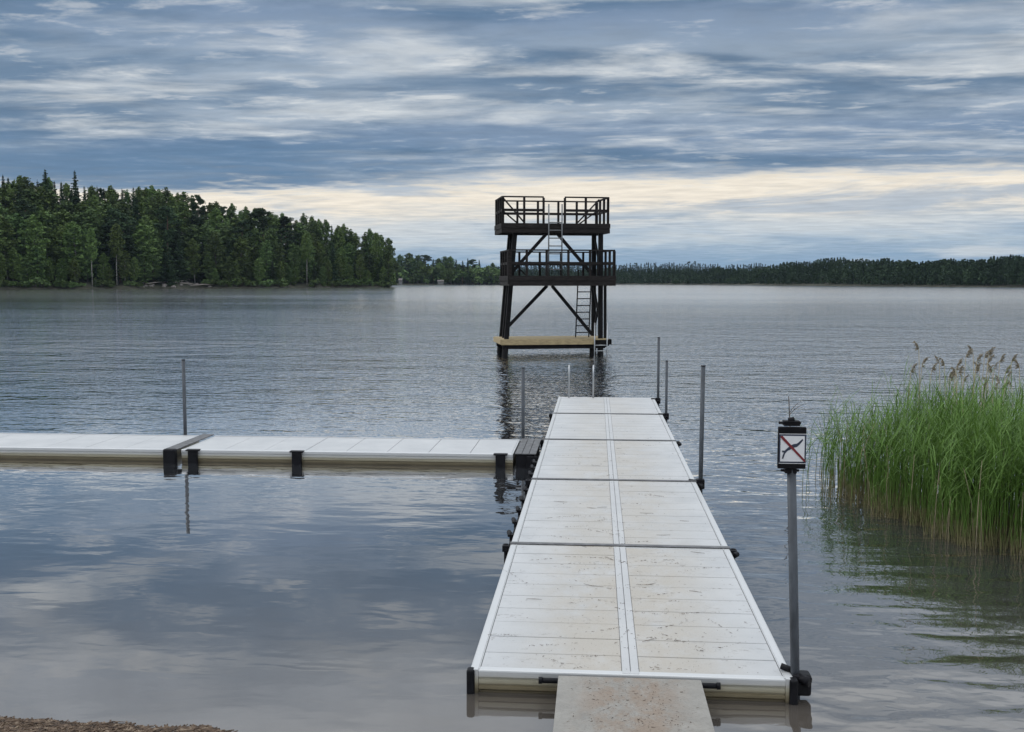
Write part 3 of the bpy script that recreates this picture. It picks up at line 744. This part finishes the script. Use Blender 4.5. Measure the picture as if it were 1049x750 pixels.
def proto(kind, seed, base_=None):
    """returns (trunk mesh, crown mesh) of a 20 m tree"""
    rnd = random.Random(seed); T = MB(); K = MB(); H = 20
    if kind == 'spruce':
        T.tube([(0, 0, -1), (0, 0, H * .5), (0, 0, H * .98)], [.24, .15, .02], 7)
        z = 1.6
        Rm = rnd.uniform(2.3, 2.9)
        while z < H - .3:
            f = 1 - z / H; R = Rm * f ** .95 * rnd.uniform(.7, 1.15) + .05
            nb = max(3, int(3 + R * 2.6)); a0 = rnd.uniform(0, 6)
            for k in range(nb):
                a = a0 + k * 2 * PI / nb + rnd.uniform(-.3, .3); L = R * rnd.uniform(.7, 1.15)
                d = Vector((math.cos(a), math.sin(a), 0))
                st = max(2, int(L / .4))
                for j in range(st + 1):
                    t_ = j / st; p = d * L * t_ + Vector((0, 0, z - .35 * L * t_ + .12 * L * t_ * t_))
                    leaves(K, rnd, p, .12 + .2 * min(1, f * 2.5), 3, .10 + .13 * min(1, f * 3), .6)
            z += rnd.uniform(.45, .7) * (.55 + f * .6)
        leaves(K, rnd, Vector((0, 0, H - .35)), .10, 7, .09, 3.5)
    elif kind == 'pine':
        bx = rnd.uniform(-.5, .5)
        T.tube([(0, 0, -1), (bx * .4, 0, H * .4), (bx, .2, H * .75), (bx * 1.1, .2, H * .95)], [.27, .2, .13, .04], 8)
        for i in range(24):
            z = H * (.40 + .57 * (i / 23) ** .8); f = (z / H - .4) / .6
            R = (1.2 + 1.9 * math.sin(PI * min(1, f * .75 + .22))) * rnd.uniform(.6, 1.1)
            a = rnd.uniform(0, 2 * PI); d = Vector((math.cos(a), math.sin(a), .25)); o = Vector((bx * z / H, .15, z))
            T.tube([o, o + d * R], [.06, .02], 5)
            for j in range(3):
                p = o + d * R * (.45 + .3 * j) + Vector((rnd.gauss(0, .3), rnd.gauss(0, .3), .2))
                leaves(K, rnd, p, rnd.uniform(.6, 1.0), 38, .21, .6)
        leaves(K, rnd, Vector((bx, .2, H * .96)), .8, 50, .2, .9)
    else:
        birch = kind == 'birch'
        bx = rnd.uniform(-.8, .8)
        T.tube([(0, 0, -1), (bx * .3, .1, H * .35), (bx, 0, H * .7), (bx, 0, H * .93)], [.2, .16, .09, .03], 8)
        base = base_ or (.24 if birch else .14)
        nb = 46 if birch else 52
        for i in range(nb):
            f = i / (nb - 1); z = H * (base + (.95 - base) * f)
            R = (2.3 if birch else 2.6) * math.sin(PI * (f * .80 + .17)) ** .8 * rnd.uniform(.45, 1.12) + .2
            a = i * 2.4 + rnd.uniform(-.5, .5)
            o = Vector((bx * min(1, z / H / .7), 0, z - .6)); d = Vector((math.cos(a) * R, math.sin(a) * R, R * .5))
            T.tube([o, o + d], [.045, .012], 4)
            for j in range(3):
                p = o + d * (.45 + .28 * j) + Vector((rnd.gauss(0, .25), rnd.gauss(0, .25), rnd.gauss(0, .3)))
                leaves(K, rnd, p, rnd.uniform(.45, .85), 24, .21, 1.15 if birch else .9)
        leaves(K, rnd, Vector((bx, 0, H * .955)), .6, 50, .2, 1.4)
    bark = {'spruce': 'bark_dark', 'pine': 'bark_pine', 'birch': 'bark_birch', 'aspen': 'bark_dark'}[kind]
    return T.mesh('trunk', bark), K.mesh('crown', 'leaf_' + kind)
PROTO = {}
for k, cnt in (('spruce', 3), ('pine', 3), ('birch', 4), ('aspen', 4)):
    PROTO[k] = [proto(k, 100 + i + 17 * len(k)) for i in range(cnt)]
KIND_NAME = {'spruce': ('spruce_tree', 'dark pointed spruce'), 'pine': ('pine_tree', 'grey green clumpy pine'), 'birch': ('birch_tree', 'light green birch with pale trunk'), 'aspen': ('leafy_tree', 'mid green leafy tree')}
BARE = proto('birch', 321, .50)
def tree(kind, p, h, wide, label, group):
    tr, cr = BARE if 'stemmed birch' in label else rng.choice(PROTO[kind])
    t = thing(KIND_NAME[kind][0], label, 'tree', p, rng.uniform(0, 6.28), group)
    s = h / 20; t.scale = (s * wide, s * wide, s)
    for nm, me in (('trunk', tr), ('crown', cr)):
        o = bpy.data.objects.new(nm, me); C.objects.link(o); o.parent = t
    return t

def interp(tab, x):
    if x <= tab[0][0]: return tab[0][1]
    for (a, b), (c, d) in zip(tab, tab[1:]):
        if x <= c: return b + (d - b) * (x - a) / (c - a)
    return tab[-1][1]

# left wooded shore
def shoreD(px): return 345 + .30 * max(px, -150) + 5 * math.sin(px * .04) + 2.5 * math.sin(px * .13)
def left_rise(px, v):
    k = interp([(-160, 20), (0, 17), (150, 16), (260, 10), (350, 5), (405, 1.6)], px)
    e = min(1, max(0, v / 75)); return .35 + 1.3 * min(1, v / 6) + k * e * e * (3 - 2 * e)
def left_z(px, v):
    tip = max(0, min(1, (404 - px) / 14))
    if v < 0: return -.8 + (v + 3) * .25
    return -1 + (left_rise(px, v) + 1) * tip
mb = MB(); us = list(range(-160, 407, 6)); vs_ = [-3, 0, 2, 5, 9, 16, 26, 40, 60, 80, 110, 150]
mb.add([far(u, shoreD(u) + v, left_z(u, v) + (rng.uniform(-.25, .25) if v > 0 else 0)) for v in vs_ for u in us],
       [(j * len(us) + i, j * len(us) + i + 1, (j + 1) * len(us) + i + 1, (j + 1) * len(us) + i) for j in range(len(vs_) - 1) for i in range(len(us) - 1)], True)
tag(obj('wooded_hill', mb, 'floor'), kind='structure')
SKY = [(-30, 176), (0, 175), (22, 177), (45, 178), (62, 183), (80, 184), (100, 186), (120, 185), (140, 191), (165, 188), (185, 196), (205, 200), (225, 205), (245, 207), (262, 205), (285, 214), (305, 217), (330, 222), (350, 224), (370, 232), (384, 235), (396, 240), (404, 252)]
def put(px, v, kind, toppx=None, h=None, wide=1.0, where='mid', label=None, group=None):
    d = shoreD(px) + v; z = left_z(px, v)
    if toppx is not None: h = (288 - toppx) / 1040 * d + CAM_H - z
    W = {'front': "at the water's edge of the left shore wood", 'mid': 'packed inside the left shore wood', 'sky': 'on the skyline of the left shore wood'}[where]
    GW = {'front': 'at the edge of', 'mid': 'inside', 'sky': 'on the skyline of'}[where]
    nm = {'spruce': 'spruces', 'pine': 'pines', 'birch': 'birches', 'aspen': 'leafy trees'}[kind]
    if kind == 'spruce': wide *= 1.35
    tree(kind, far(px, d, z - .3), max(6, h), wide, label or KIND_NAME[kind][1] + ' ' + W, group or f'{nm} {GW} the left shore wood')
def pick(wt):
    r = rng.random() * sum(x for _, x in wt)
    for k, x in wt:
        r -= x
        if r <= 0: return k
    return wt[-1][0]
# skyline row
x = -22
while x < 400:
    k = pick([('spruce', 2.5), ('pine', .7), ('birch', 4), ('aspen', 4)] if x < 230 else [('spruce', .7), ('pine', .5), ('birch', 4), ('aspen', 4)])
    put(x, rng.uniform(46, 62) if x < 330 else rng.uniform(18, 30), k, toppx=interp(SKY, x) + rng.choice([0, 1, 3, 5, 8]) + rng.uniform(-1, 2), wide=rng.uniform(.8, 1.05), where='sky')
    x += rng.uniform(5.0, 7.6)
for px_, tp, lab in ((52, 173, 'tall dark spruce rising highest on the skyline of the left shore wood'), (82, 175, 'slim spruce with a lone clump top poking above the left wood')):
    put(px_, 50, 'spruce', toppx=tp, wide=.85, where='sky', label=lab, group='standout trees of the left wood')
# rows inside
for v0, lift, step in ((32, 16, 12.0), (18, 30, 12.0), (8, 44, 12.0)):
    x = -22 + rng.uniform(0, 6)
    while x < 398:
        k = pick([('spruce', 2), ('pine', 1.5), ('birch', 4), ('aspen', 4)])
        base = interp(SKY, x); span = 296 - base
        tp = base + lift * span / 110 + rng.uniform(-7, 9)
        put(x, v0 + rng.uniform(-4, 4), k, toppx=tp, wide=rng.uniform(1.2, 1.6), where='mid')
        x += rng.uniform(.7, 1.3) * step
# water's edge: lower trees and the pale-stemmed birches
x = -20
while x < 402:
    if not (150 < x < 215 and rng.random() < .75) and min(abs(x - q) for q in (96, 121, 315)) > 6:
        k = pick([('birch', 4), ('aspen', 4), ('spruce', 1.2)])
        put(x, rng.uniform(2, 5), k, h=rng.uniform(7, 17), wide=rng.uniform(1.2, 1.7), where='front')
    x += rng.uniform(6, 14)
for px_, tp, lab in ((121, 228, 'white stemmed birch at the left shore, just left of the rocky bank'), (315, 236, 'pale stemmed birch near the right half of the left wood, trunk visible'), (96, 232, 'thin pale stemmed birch at the left shore, farthest left of the bare trunks')):
    put(px_, 2.4, 'birch', toppx=tp, wide=.85, where='front', label=lab, group='standout trees of the left wood')
put(398, 6, 'aspen', toppx=243, wide=1.1, where='front', label='leafy tree at the outer tip of the left wooded point', group='standout trees of the left wood')
put(388, 8, 'birch', toppx=238, wide=1.0, where='front', label='light green birch beside the tree at the outer tip of the left point', group='standout trees of the left wood')
# shrubs along the bank
def shrub_mesh(seed):
    rnd = random.Random(seed); K = MB(); T = MB()
    for i in range(9):
        a = rnd.uniform(0, 6.28); r = rnd.uniform(.2, 1.3); p = Vector((math.cos(a) * r, math.sin(a) * r, rnd.uniform(.5, 1.8)))
        leaves(K, rnd, p, rnd.uniform(.5, .8), 34, .18, .9); T.tube([(0, 0, -.3), p], [.05, .02], 4)
    return T.mesh('stem', 'bark_dark'), K.mesh('foliage', 'leaf_aspen')
SH = [shrub_mesh(s) for s in (1, 2, 3)]
x = -18
while x < 403:
    if (not 148 < x < 222 or rng.random() < .25) and min(abs(x - q) for q in (96, 121, 315)) > 7:
        v = rng.uniform(.3, 2.0); t = thing('bank_shrub', 'low dark bush on the bank under the left shore wood', 'shrub', far(x, shoreD(x) + v, left_z(x, v)), rng.uniform(0, 6), 'bushes along the left bank')
        s = rng.uniform(.7, 1.7); t.scale = (s * 1.3, s, s)
        a, b = rng.choice(SH)
        for nm, me in (('stem', a), ('foliage', b)):
            o = bpy.data.objects.new(nm, me); C.objects.link(o); o.parent = t
    x += rng.uniform(4.5, 9)
def saplings(px0_, px1_, D_of, z_of, rows, step, label, group, smin, smax):
    for v in rows:
        x = px0_ + rng.uniform(0, 3)
        while x < px1_:
            t = thing('young_tree', label, 'shrub', far(x, D_of(x) + v, z_of(x, v) - .2), rng.uniform(0, 6), group)
            s_ = rng.uniform(smin, smax); t.scale = (s_ * 1.5, s_ * 1.5, s_ * 1.5)
            a, b = rng.choice(SH)
            for nm, me in (('stem', a), ('foliage', b)):
                o = bpy.data.objects.new(nm, me); C.objects.link(o); o.parent = t
            x += rng.uniform(.75, 1.25) * step
saplings(-20, 401, shoreD, left_z, (13, 24, 38), 11.5, 'young bushy tree filling the shade under the left shore wood', 'undergrowth of the left wood', 1.7, 2.6)
# rocks and dead logs on the open bank
for i in range(22):
    px_ = rng.uniform(146, 222); v = rng.uniform(.2, 9); rnd = random.Random(i)
    mb = MB(); vs = []; fs = []
    r = rng.uniform(.35, .9)
    for j in range(5):
        for k in range(8):
            th = PI * (j + .5) / 5; ph = 2 * PI * k / 8; q = r * rnd.uniform(.75, 1.2)
            vs.append((q * math.sin(th) * math.cos(ph) * 1.4, q * math.sin(th) * math.sin(ph), q * math.cos(th) * .7))
    for j in range(4):
        for k in range(8): fs.append((j * 8 + k, j * 8 + (k + 1) % 8, (j + 1) * 8 + (k + 1) % 8, (j + 1) * 8 + k))
    fs += [tuple(range(8)), tuple(range(32, 40))[::-1]]
    mb.add(vs, fs)
    o = obj('boulder', mb, 'rock'); o.location = far(px_, shoreD(px_) + v, left_z(px_, v) + .2)
    tag(o, 'grey boulder on the open bank of the left shore', 'rock', 'boulders on the left bank')
for i, (a, b) in enumerate((((150, 4), (178, 9)), ((168, 1.5), (196, 6)), ((185, 5), (206, 2)), ((160, 8), (172, 14)), ((196, 1), (222, 3)))):
    mb = MB(); A = far(a[0], shoreD(a[0]) + a[1], left_z(*a) + .5); B = far(b[0], shoreD(b[0]) + b[1], left_z(*b) + .4 + (i % 2) * 1.2)
    mb.tube([A, (A + B) / 2 + Vector((0, 0, .3)), B], [.26, .2, .08], 7)
    tag(obj('fallen_log', mb, 'log'), 'bleached fallen trunk lying on the open bank of the left shore', 'log', 'fallen trunks on the left bank')

# ------------------------------------------------------------------ far shores
def far_ground(name, pts, depth, rise):
    """pts: (px, D) along the shore"""
    mb = MB(); k = len(pts); vs = [-6, 0, 12, depth * .4, depth, depth * 1.6]
    zz = [-.6, .4, 1.4, rise * .6, rise, rise * .2]
    mb.add([far(p_, d_ + v, z_) for v, z_ in zip(vs, zz) for p_, d_ in pts],
           [(j * k + i, j * k + i + 1, (j + 1) * k + i + 1, (j + 1) * k + i) for j in range(5) for i in range(k - 1)], True)
    return tag(obj(name, mb, 'floor'), kind='structure')
far_ground('far_shore', [(380, 800), (410, 810), (460, 820), (515, 840), (560, 860)], 60, 5)
FS = [(404, 262), (412, 260), (420, 256), (428, 260), (440, 261), (455, 260), (470, 262), (485, 265), (500, 267), (520, 270)]
x = 398
while x < 522:
    k = pick([('spruce', 2), ('pine', 3), ('birch', 2), ('aspen', 2)])
    for v, lift in ((40, 0), (18, 5), (5, 10)):
        xx = x + rng.uniform(-2, 2); d = 815 + v; z = {40: 4, 18: 2, 5: .8}[v]
        h = (288 - (interp(FS, xx) + lift + rng.uniform(0, 5))) / 1040 * d + CAM_H - z
        tree(k, far(xx, d, z), h, rng.uniform(1.5, 2.1), {'spruce': 'dark spruce', 'pine': 'tall pine', 'birch': 'light birch', 'aspen': 'leafy tree'}[k] + ' on the distant shore between left wood and diving tower', {'spruce': 'spruces', 'pine': 'pines', 'birch': 'birches', 'aspen': 'leafy trees'}[k] + ' on the distant shore')
        k = pick([('spruce', 2), ('pine', 2), ('birch', 3), ('aspen', 3)])
    x += rng.uniform(4.6, 7.0)
for i, (px_, wd, ht, lab) in enumerate(((410.5, 2.6, 3.6, 'narrow pale hut on the distant shore by the tip of the left wood'), (451.5, 4.5, 2.5, 'low pale cabin on the distant shore, the one nearer the tower'))):
    t = thing('shore_cabin', lab, 'cabin', far(px_, 806, .9), YAW, 'cabins on the distant shore')
    wl = obj('wall', MB().box(-wd / 2, wd / 2, 0, 4, -.6, ht * .72), 'cabin_white', t)
    obj('window', MB().box(-.5, .5, -.06, .0, ht * .25, ht * .5), 'cabin_roof', wl)
    mb = MB(); mb.prism([(-.5, ht * .70), (2, ht * 1.1), (4.5, ht * .70), (4.5, ht * .74), (2, ht * 1.17), (-.5, ht * .74)], 'x', -wd / 2 - .3, wd / 2 + .3); obj('roof', mb, 'cabin_roof', t)

def wood(name, label, pts, top, rows, step, mat, seed, lq=.55, per=70):
    """a wood seen as one mass: hundreds of small trees in one mesh"""
    rnd = random.Random(seed); K = MB()
    for dv, rz, lift in rows:
        x = pts[0][0]
        while x < pts[-1][0]:
            d = interp(pts, x) + dv + rnd.uniform(-6, 6); b = far(x, d, rz)
            tp = interp(top, x) + .9 * math.sin(x * .11 + seed) + .6 * math.sin(x * .29) + lift + rnd.choice([-.4, 0, .5, 1.2, 2.6]) * rnd.uniform(.3, 1)
            h = max(3, (288 - tp) / 1040 * d + CAM_H - rz); con = rnd.random() < .5
            R = rnd.uniform(1.5, 2.3) if con else rnd.uniform(2.2, 3.2); R *= lq / .45
            for _ in range(per):
                f = rnd.random(); f = f ** .8
                rr = R * ((1 - f) ** .7 if con else math.sin(PI * (.12 + .85 * f)) ** .7) * math.sqrt(rnd.random()); a = rnd.uniform(0, 6.28)
                p = b + Vector((math.cos(a) * rr, math.sin(a) * rr, h * (.04 + .97 * f)))
                u = Vector((rnd.gauss(0, 1), rnd.gauss(0, 1), rnd.gauss(0, 1))).normalized(); v = u.cross(Vector((rnd.gauss(0, 1), rnd.gauss(0, 1), rnd.gauss(0, 1)))).normalized()
                K.quad(p, u * lq * rnd.uniform(.6, 1.3), v * lq * rnd.uniform(.5, 1))
            x += rnd.uniform(.6, 1.4) * step
    return tag(obj(name, K, mat, recalc=False), label, 'wood', kind='stuff')
RP = [(500, 950), (560, 950), (640, 900), (720, 800), (800, 680), (900, 580), (980, 520), (1060, 490), (1130, 470)]
far_ground('right_shore', RP, 60, 6)
RT_ = [(500, 274), (560, 275), (640, 275.5), (700, 275), (760, 274.5), (790, 272.5), (805, 269), (830, 267), (850, 265), (890, 265.5), (930, 267.5), (960, 267), (1000, 265.5), (1030, 262.5), (1060, 261), (1130, 260)]
saplings(398, 520, lambda p_: 815, lambda p_, v: 1.2, (8, 30), 5.0, 'young bushy tree under the trees of the distant shore', 'undergrowth of the distant shore', 2.6, 4.4)
wood('distant_wood', 'dark green wood along the far right shore of the lake', RP, RT_, ((50, 6, 0), (30, 4, 2.5), (14, 2, 6), (4, .8, 11)), 2.6, 'leaf_far', 5, .42, 150)
RG = [(380, 1900), (600, 1900), (700, 1800), (820, 1700), (900, 1700)]
mb = MB(); k = len(RG)
def ridge_h(p_): return interp([(380, 6), (480, 18), (560, 27), (640, 24), (680, 28), (720, 24), (800, 20), (900, 8)], p_)
rp = list(range(380, 901, 8))
mb.add([far(p_, interp(RG, p_) + v, (ridge_h(p_) - 12) * q + .3) for v, q in ((-150, -.1), (0, .6), (80, 1), (300, .4)) for p_ in rp],
       [(j * len(rp) + i, j * len(rp) + i + 1, (j + 1) * len(rp) + i + 1, (j + 1) * len(rp) + i) for j in range(3) for i in range(len(rp) - 1)], True)
tag(obj('hills', mb, 'floor'), kind='structure')
wood('ridge_wood', 'bluish wooded ridge far behind the diving tower', RG, [(380, 286), (480, 276), (540, 269), (600, 270), (640, 271), (690, 269), (740, 271), (800, 271.5), (900, 283)], ((60, 8, 0), (20, 5, 3), (0, 2, 7)), 2.6, 'leaf_ridge', 8, .9, 90)

# ------------------------------------------------------------------ reeds
def reed_edge(y):   # left limit of the bed
    return .13 * math.sin(y * 5.3) + .09 * math.sin(y * 12.1 + 1) + interp([(9.6, 5.4), (10.2, 4.75), (10.8, 4.3), (11.4, 3.98), (12.2, 3.72), (13.2, 3.45), (14.4, 3.42), (15.2, 3.6)], y)
def blade(mb, p, az_, L, wd, rise, droop):
    """a narrow leaf curving outwards and over"""
    d = Vector((math.cos(az_), math.sin(az_), 0)); s = Vector((-d.y, d.x, 0)); N = 4; vs = []
    for i in range(N + 1):
        t = i / N; q = p + d * (L * (t * .55 + .25 * t * t)) + Vector((0, 0, L * (rise * t - droop * t * t)))
        ww = wd * (1 - t) ** .6 * (.55 + .9 * t if t < .5 else 1) * .5
        vs += [q - s * ww, q + s * ww]
    mb.add(vs, [(2 * i, 2 * i + 1, 2 * i + 3, 2 * i + 2) for i in range(N)], True)
def reed(mb, x, y, h, rnd, nl=6):
    lx, ly = rnd.gauss(.05, .06) * h, rnd.gauss(0, .05) * h
    pts = [Vector((x, y, -.3)), Vector((x + lx * .3, y + ly * .3, h * .45)), Vector((x + lx, y + ly, h * .86))]
    mb.tube(pts, [.0042, .0038, .002], 4, False)
    for i in range(nl):
        t = .36 + .5 * (i + rnd.random() * .6) / nl
        p = pts[0].lerp(pts[1], t / .5) if t < .5 else pts[1].lerp(pts[2], min(1, (t - .5) / .36))
        p = Vector((x + lx * t, y + ly * t, h * t))
        blade(mb, p, rnd.gauss(.25, 1.5), rnd.uniform(.24, .54) * (1.1 - .35 * abs(t - .6)), rnd.uniform(.008, .020), rnd.uniform(.70, 1.05), rnd.choice([.1, .3, .5, .75]))
    blade(mb, pts[2], rnd.uniform(0, 6.28), rnd.uniform(.22, .36), .010, 1.15, .15)
rnd = random.Random(77); mb = MB(); cnt = 0
while cnt < 3300:
    y = rnd.uniform(9.7, 15.0); x = reed_edge(y) + rnd.random() ** 1.25 * 4.6
    e = x - reed_edge(y)
    if x > 9 or rnd.random() > min(1, .10 + e * 1.2): continue
    h = rnd.gauss(1.51 - .055 * (y - 9.7), .22) * (.74 + .26 * min(1, e / .9)); reed(mb, x, y, min(2.0, max(.9, h)), rnd, 6 if e < 2.2 else 5); cnt += 1
for i in range(46):   # thin outliers off the left edge of the bed
    y = rnd.uniform(13.0, 15.6); x = reed_edge(y) - abs(rnd.gauss(0, .22)); reed(mb, x, y, rnd.uniform(.75, 1.25), rnd, 4)
for i in range(1200):  # broken old stalks at the foot
    y = rnd.uniform(9.8, 15); x = reed_edge(y) + abs(rnd.gauss(0, .5)); h = rnd.uniform(.2, .7)
    mb.tube([(x, y, -.2), (x + rnd.gauss(0, .06), y + rnd.gauss(0, .06), h)], [.004, .003], 4, False)
dd = MB()
for i in range(110):
    y = rnd.uniform(9.8, 14.8); x = reed_edge(y) + abs(rnd.gauss(0, .9)); h = rnd.uniform(.4, 1.1); a = rnd.uniform(0, 6.28); k_ = abs(rnd.gauss(0, .16)) * h
    dd.tube([(x, y, -.2), (x + k_ * .4 * math.cos(a), y + k_ * .4 * math.sin(a), h * .55), (x + k_ * math.cos(a), y + k_ * math.sin(a), h)], [.0048, .0044, .003], 4, False)
tag(obj('dead_reed_stalks', dd, 'dry_stem', recalc=False), 'straw coloured dead stalks standing among the green reeds', 'reeds', kind='stuff')
tag(obj('reed_bed', mb, 'reed', recalc=False), 'dense bed of green reeds standing in the water at right', 'reeds', kind='stuff')

def plume_stalk(px_, py_, d, label, group, bend=1, dry=True, name='dry_reed', sz=1.0):
    top = far(px_, d, CAM_H - (py_ - 288) / 1040 * d)
    t = thing(name, label, 'reed', (top.x - .06 * bend, top.y, 0), 0, group)
    h = top.z; mb = MB(); mb.tube([(0, 0, -.3), (.02 * bend, 0, h * .6), (.06 * bend, 0, h - .10)], [.0055, .005, .004], 5); obj('stem', mb, 'dry_stem' if dry else 'reed', t)
    mb = MB(); r2 = random.Random(int(px_ * 10))
    for i in range(40):
        f = r2.random(); p = Vector((.06 * bend + .06 * bend * f * f, r2.gauss(0, .006), h - .12 + .14 * f * (1.1 - .35 * f)))
        q = p + Vector((bend * r2.uniform(.01, .05), r2.gauss(0, .012), r2.uniform(-.03, .03))) * sz * (1.15 - f * .6)
        mb.tube([p, (p + q) / 2 + Vector((0, 0, .004)), q], [.001, .0042 * sz, .001], 4, False)
    obj('plume', mb, 'seed', t)
for i, (px_, py_, d) in enumerate(((942, 349, 14.2), (935, 372, 14.4), (946, 366, 13.9), (956, 372, 14.6), (969, 366, 14.2), (974, 379, 14.8), (984, 374, 14.9), (991, 357, 14.1), (998, 354, 14.4), (1002, 362, 14.0), (1010, 358, 14.6), (1014, 355, 14.1), (1018, 372, 14.9), (1026, 362, 14.3), (1038, 362, 14.4), (1032, 374, 14.8), (1046, 368, 14.2))):
    plume_stalk(px_, py_, d, 'tallest dry reed stalk, its plume above the left part of the reed bed' if i == 0 else 'dry brown reed plume rising above the green reed bed', 'dry reed plumes' , bend=1 if i % 4 else -1, sz=1.35)
for k in range(20):
    plume_stalk(rng.uniform(948, 1052), rng.uniform(362, 392), rng.uniform(13.2, 14.9), 'dry brown reed plume rising above the green reed bed', 'dry reed plumes', bend=rng.choice([1, 1, -1]), sz=rng.uniform(.8, 1.3))
b0 = far(811.8, 14.6); t = thing('lone_reed', 'lone reed stalk with one bent leaf standing behind the sign', 'reed', b0)
obj('stem', MB().tube([(0, 0, -.3), (.005, 0, .7), (-.03, 0, 1.24)], [.010, .009, .006], 6), 'bark_dark', t)
mb = MB(); blade(mb, Vector((-.01, 0, .97)), .1, .36, .05, .75, .25); blade(mb, Vector((-.01, 0, 1.0)), .3, .30, .03, .95, .35); obj('leaf', mb, 'bark_dark', t)

# ------------------------------------------------------------------ air
mb = MB(); mb.box(-2500, 2500, -90, 3200, -2.4, 120)
m_, n_, l_, b_ = nt('haze_air'); n_.remove(b_)
pv_ = n_.new('ShaderNodeVolumePrincipled'); pv_.inputs['Color'].default_value = (.62, .78, 1, 1); pv_.inputs['Density'].default_value = .00004
l_.new(pv_.outputs[0], n_['Material Output'].inputs['Volume'])
tag(obj('haze', mb, m_), 'faint bluish air over the lake', kind='stuff')
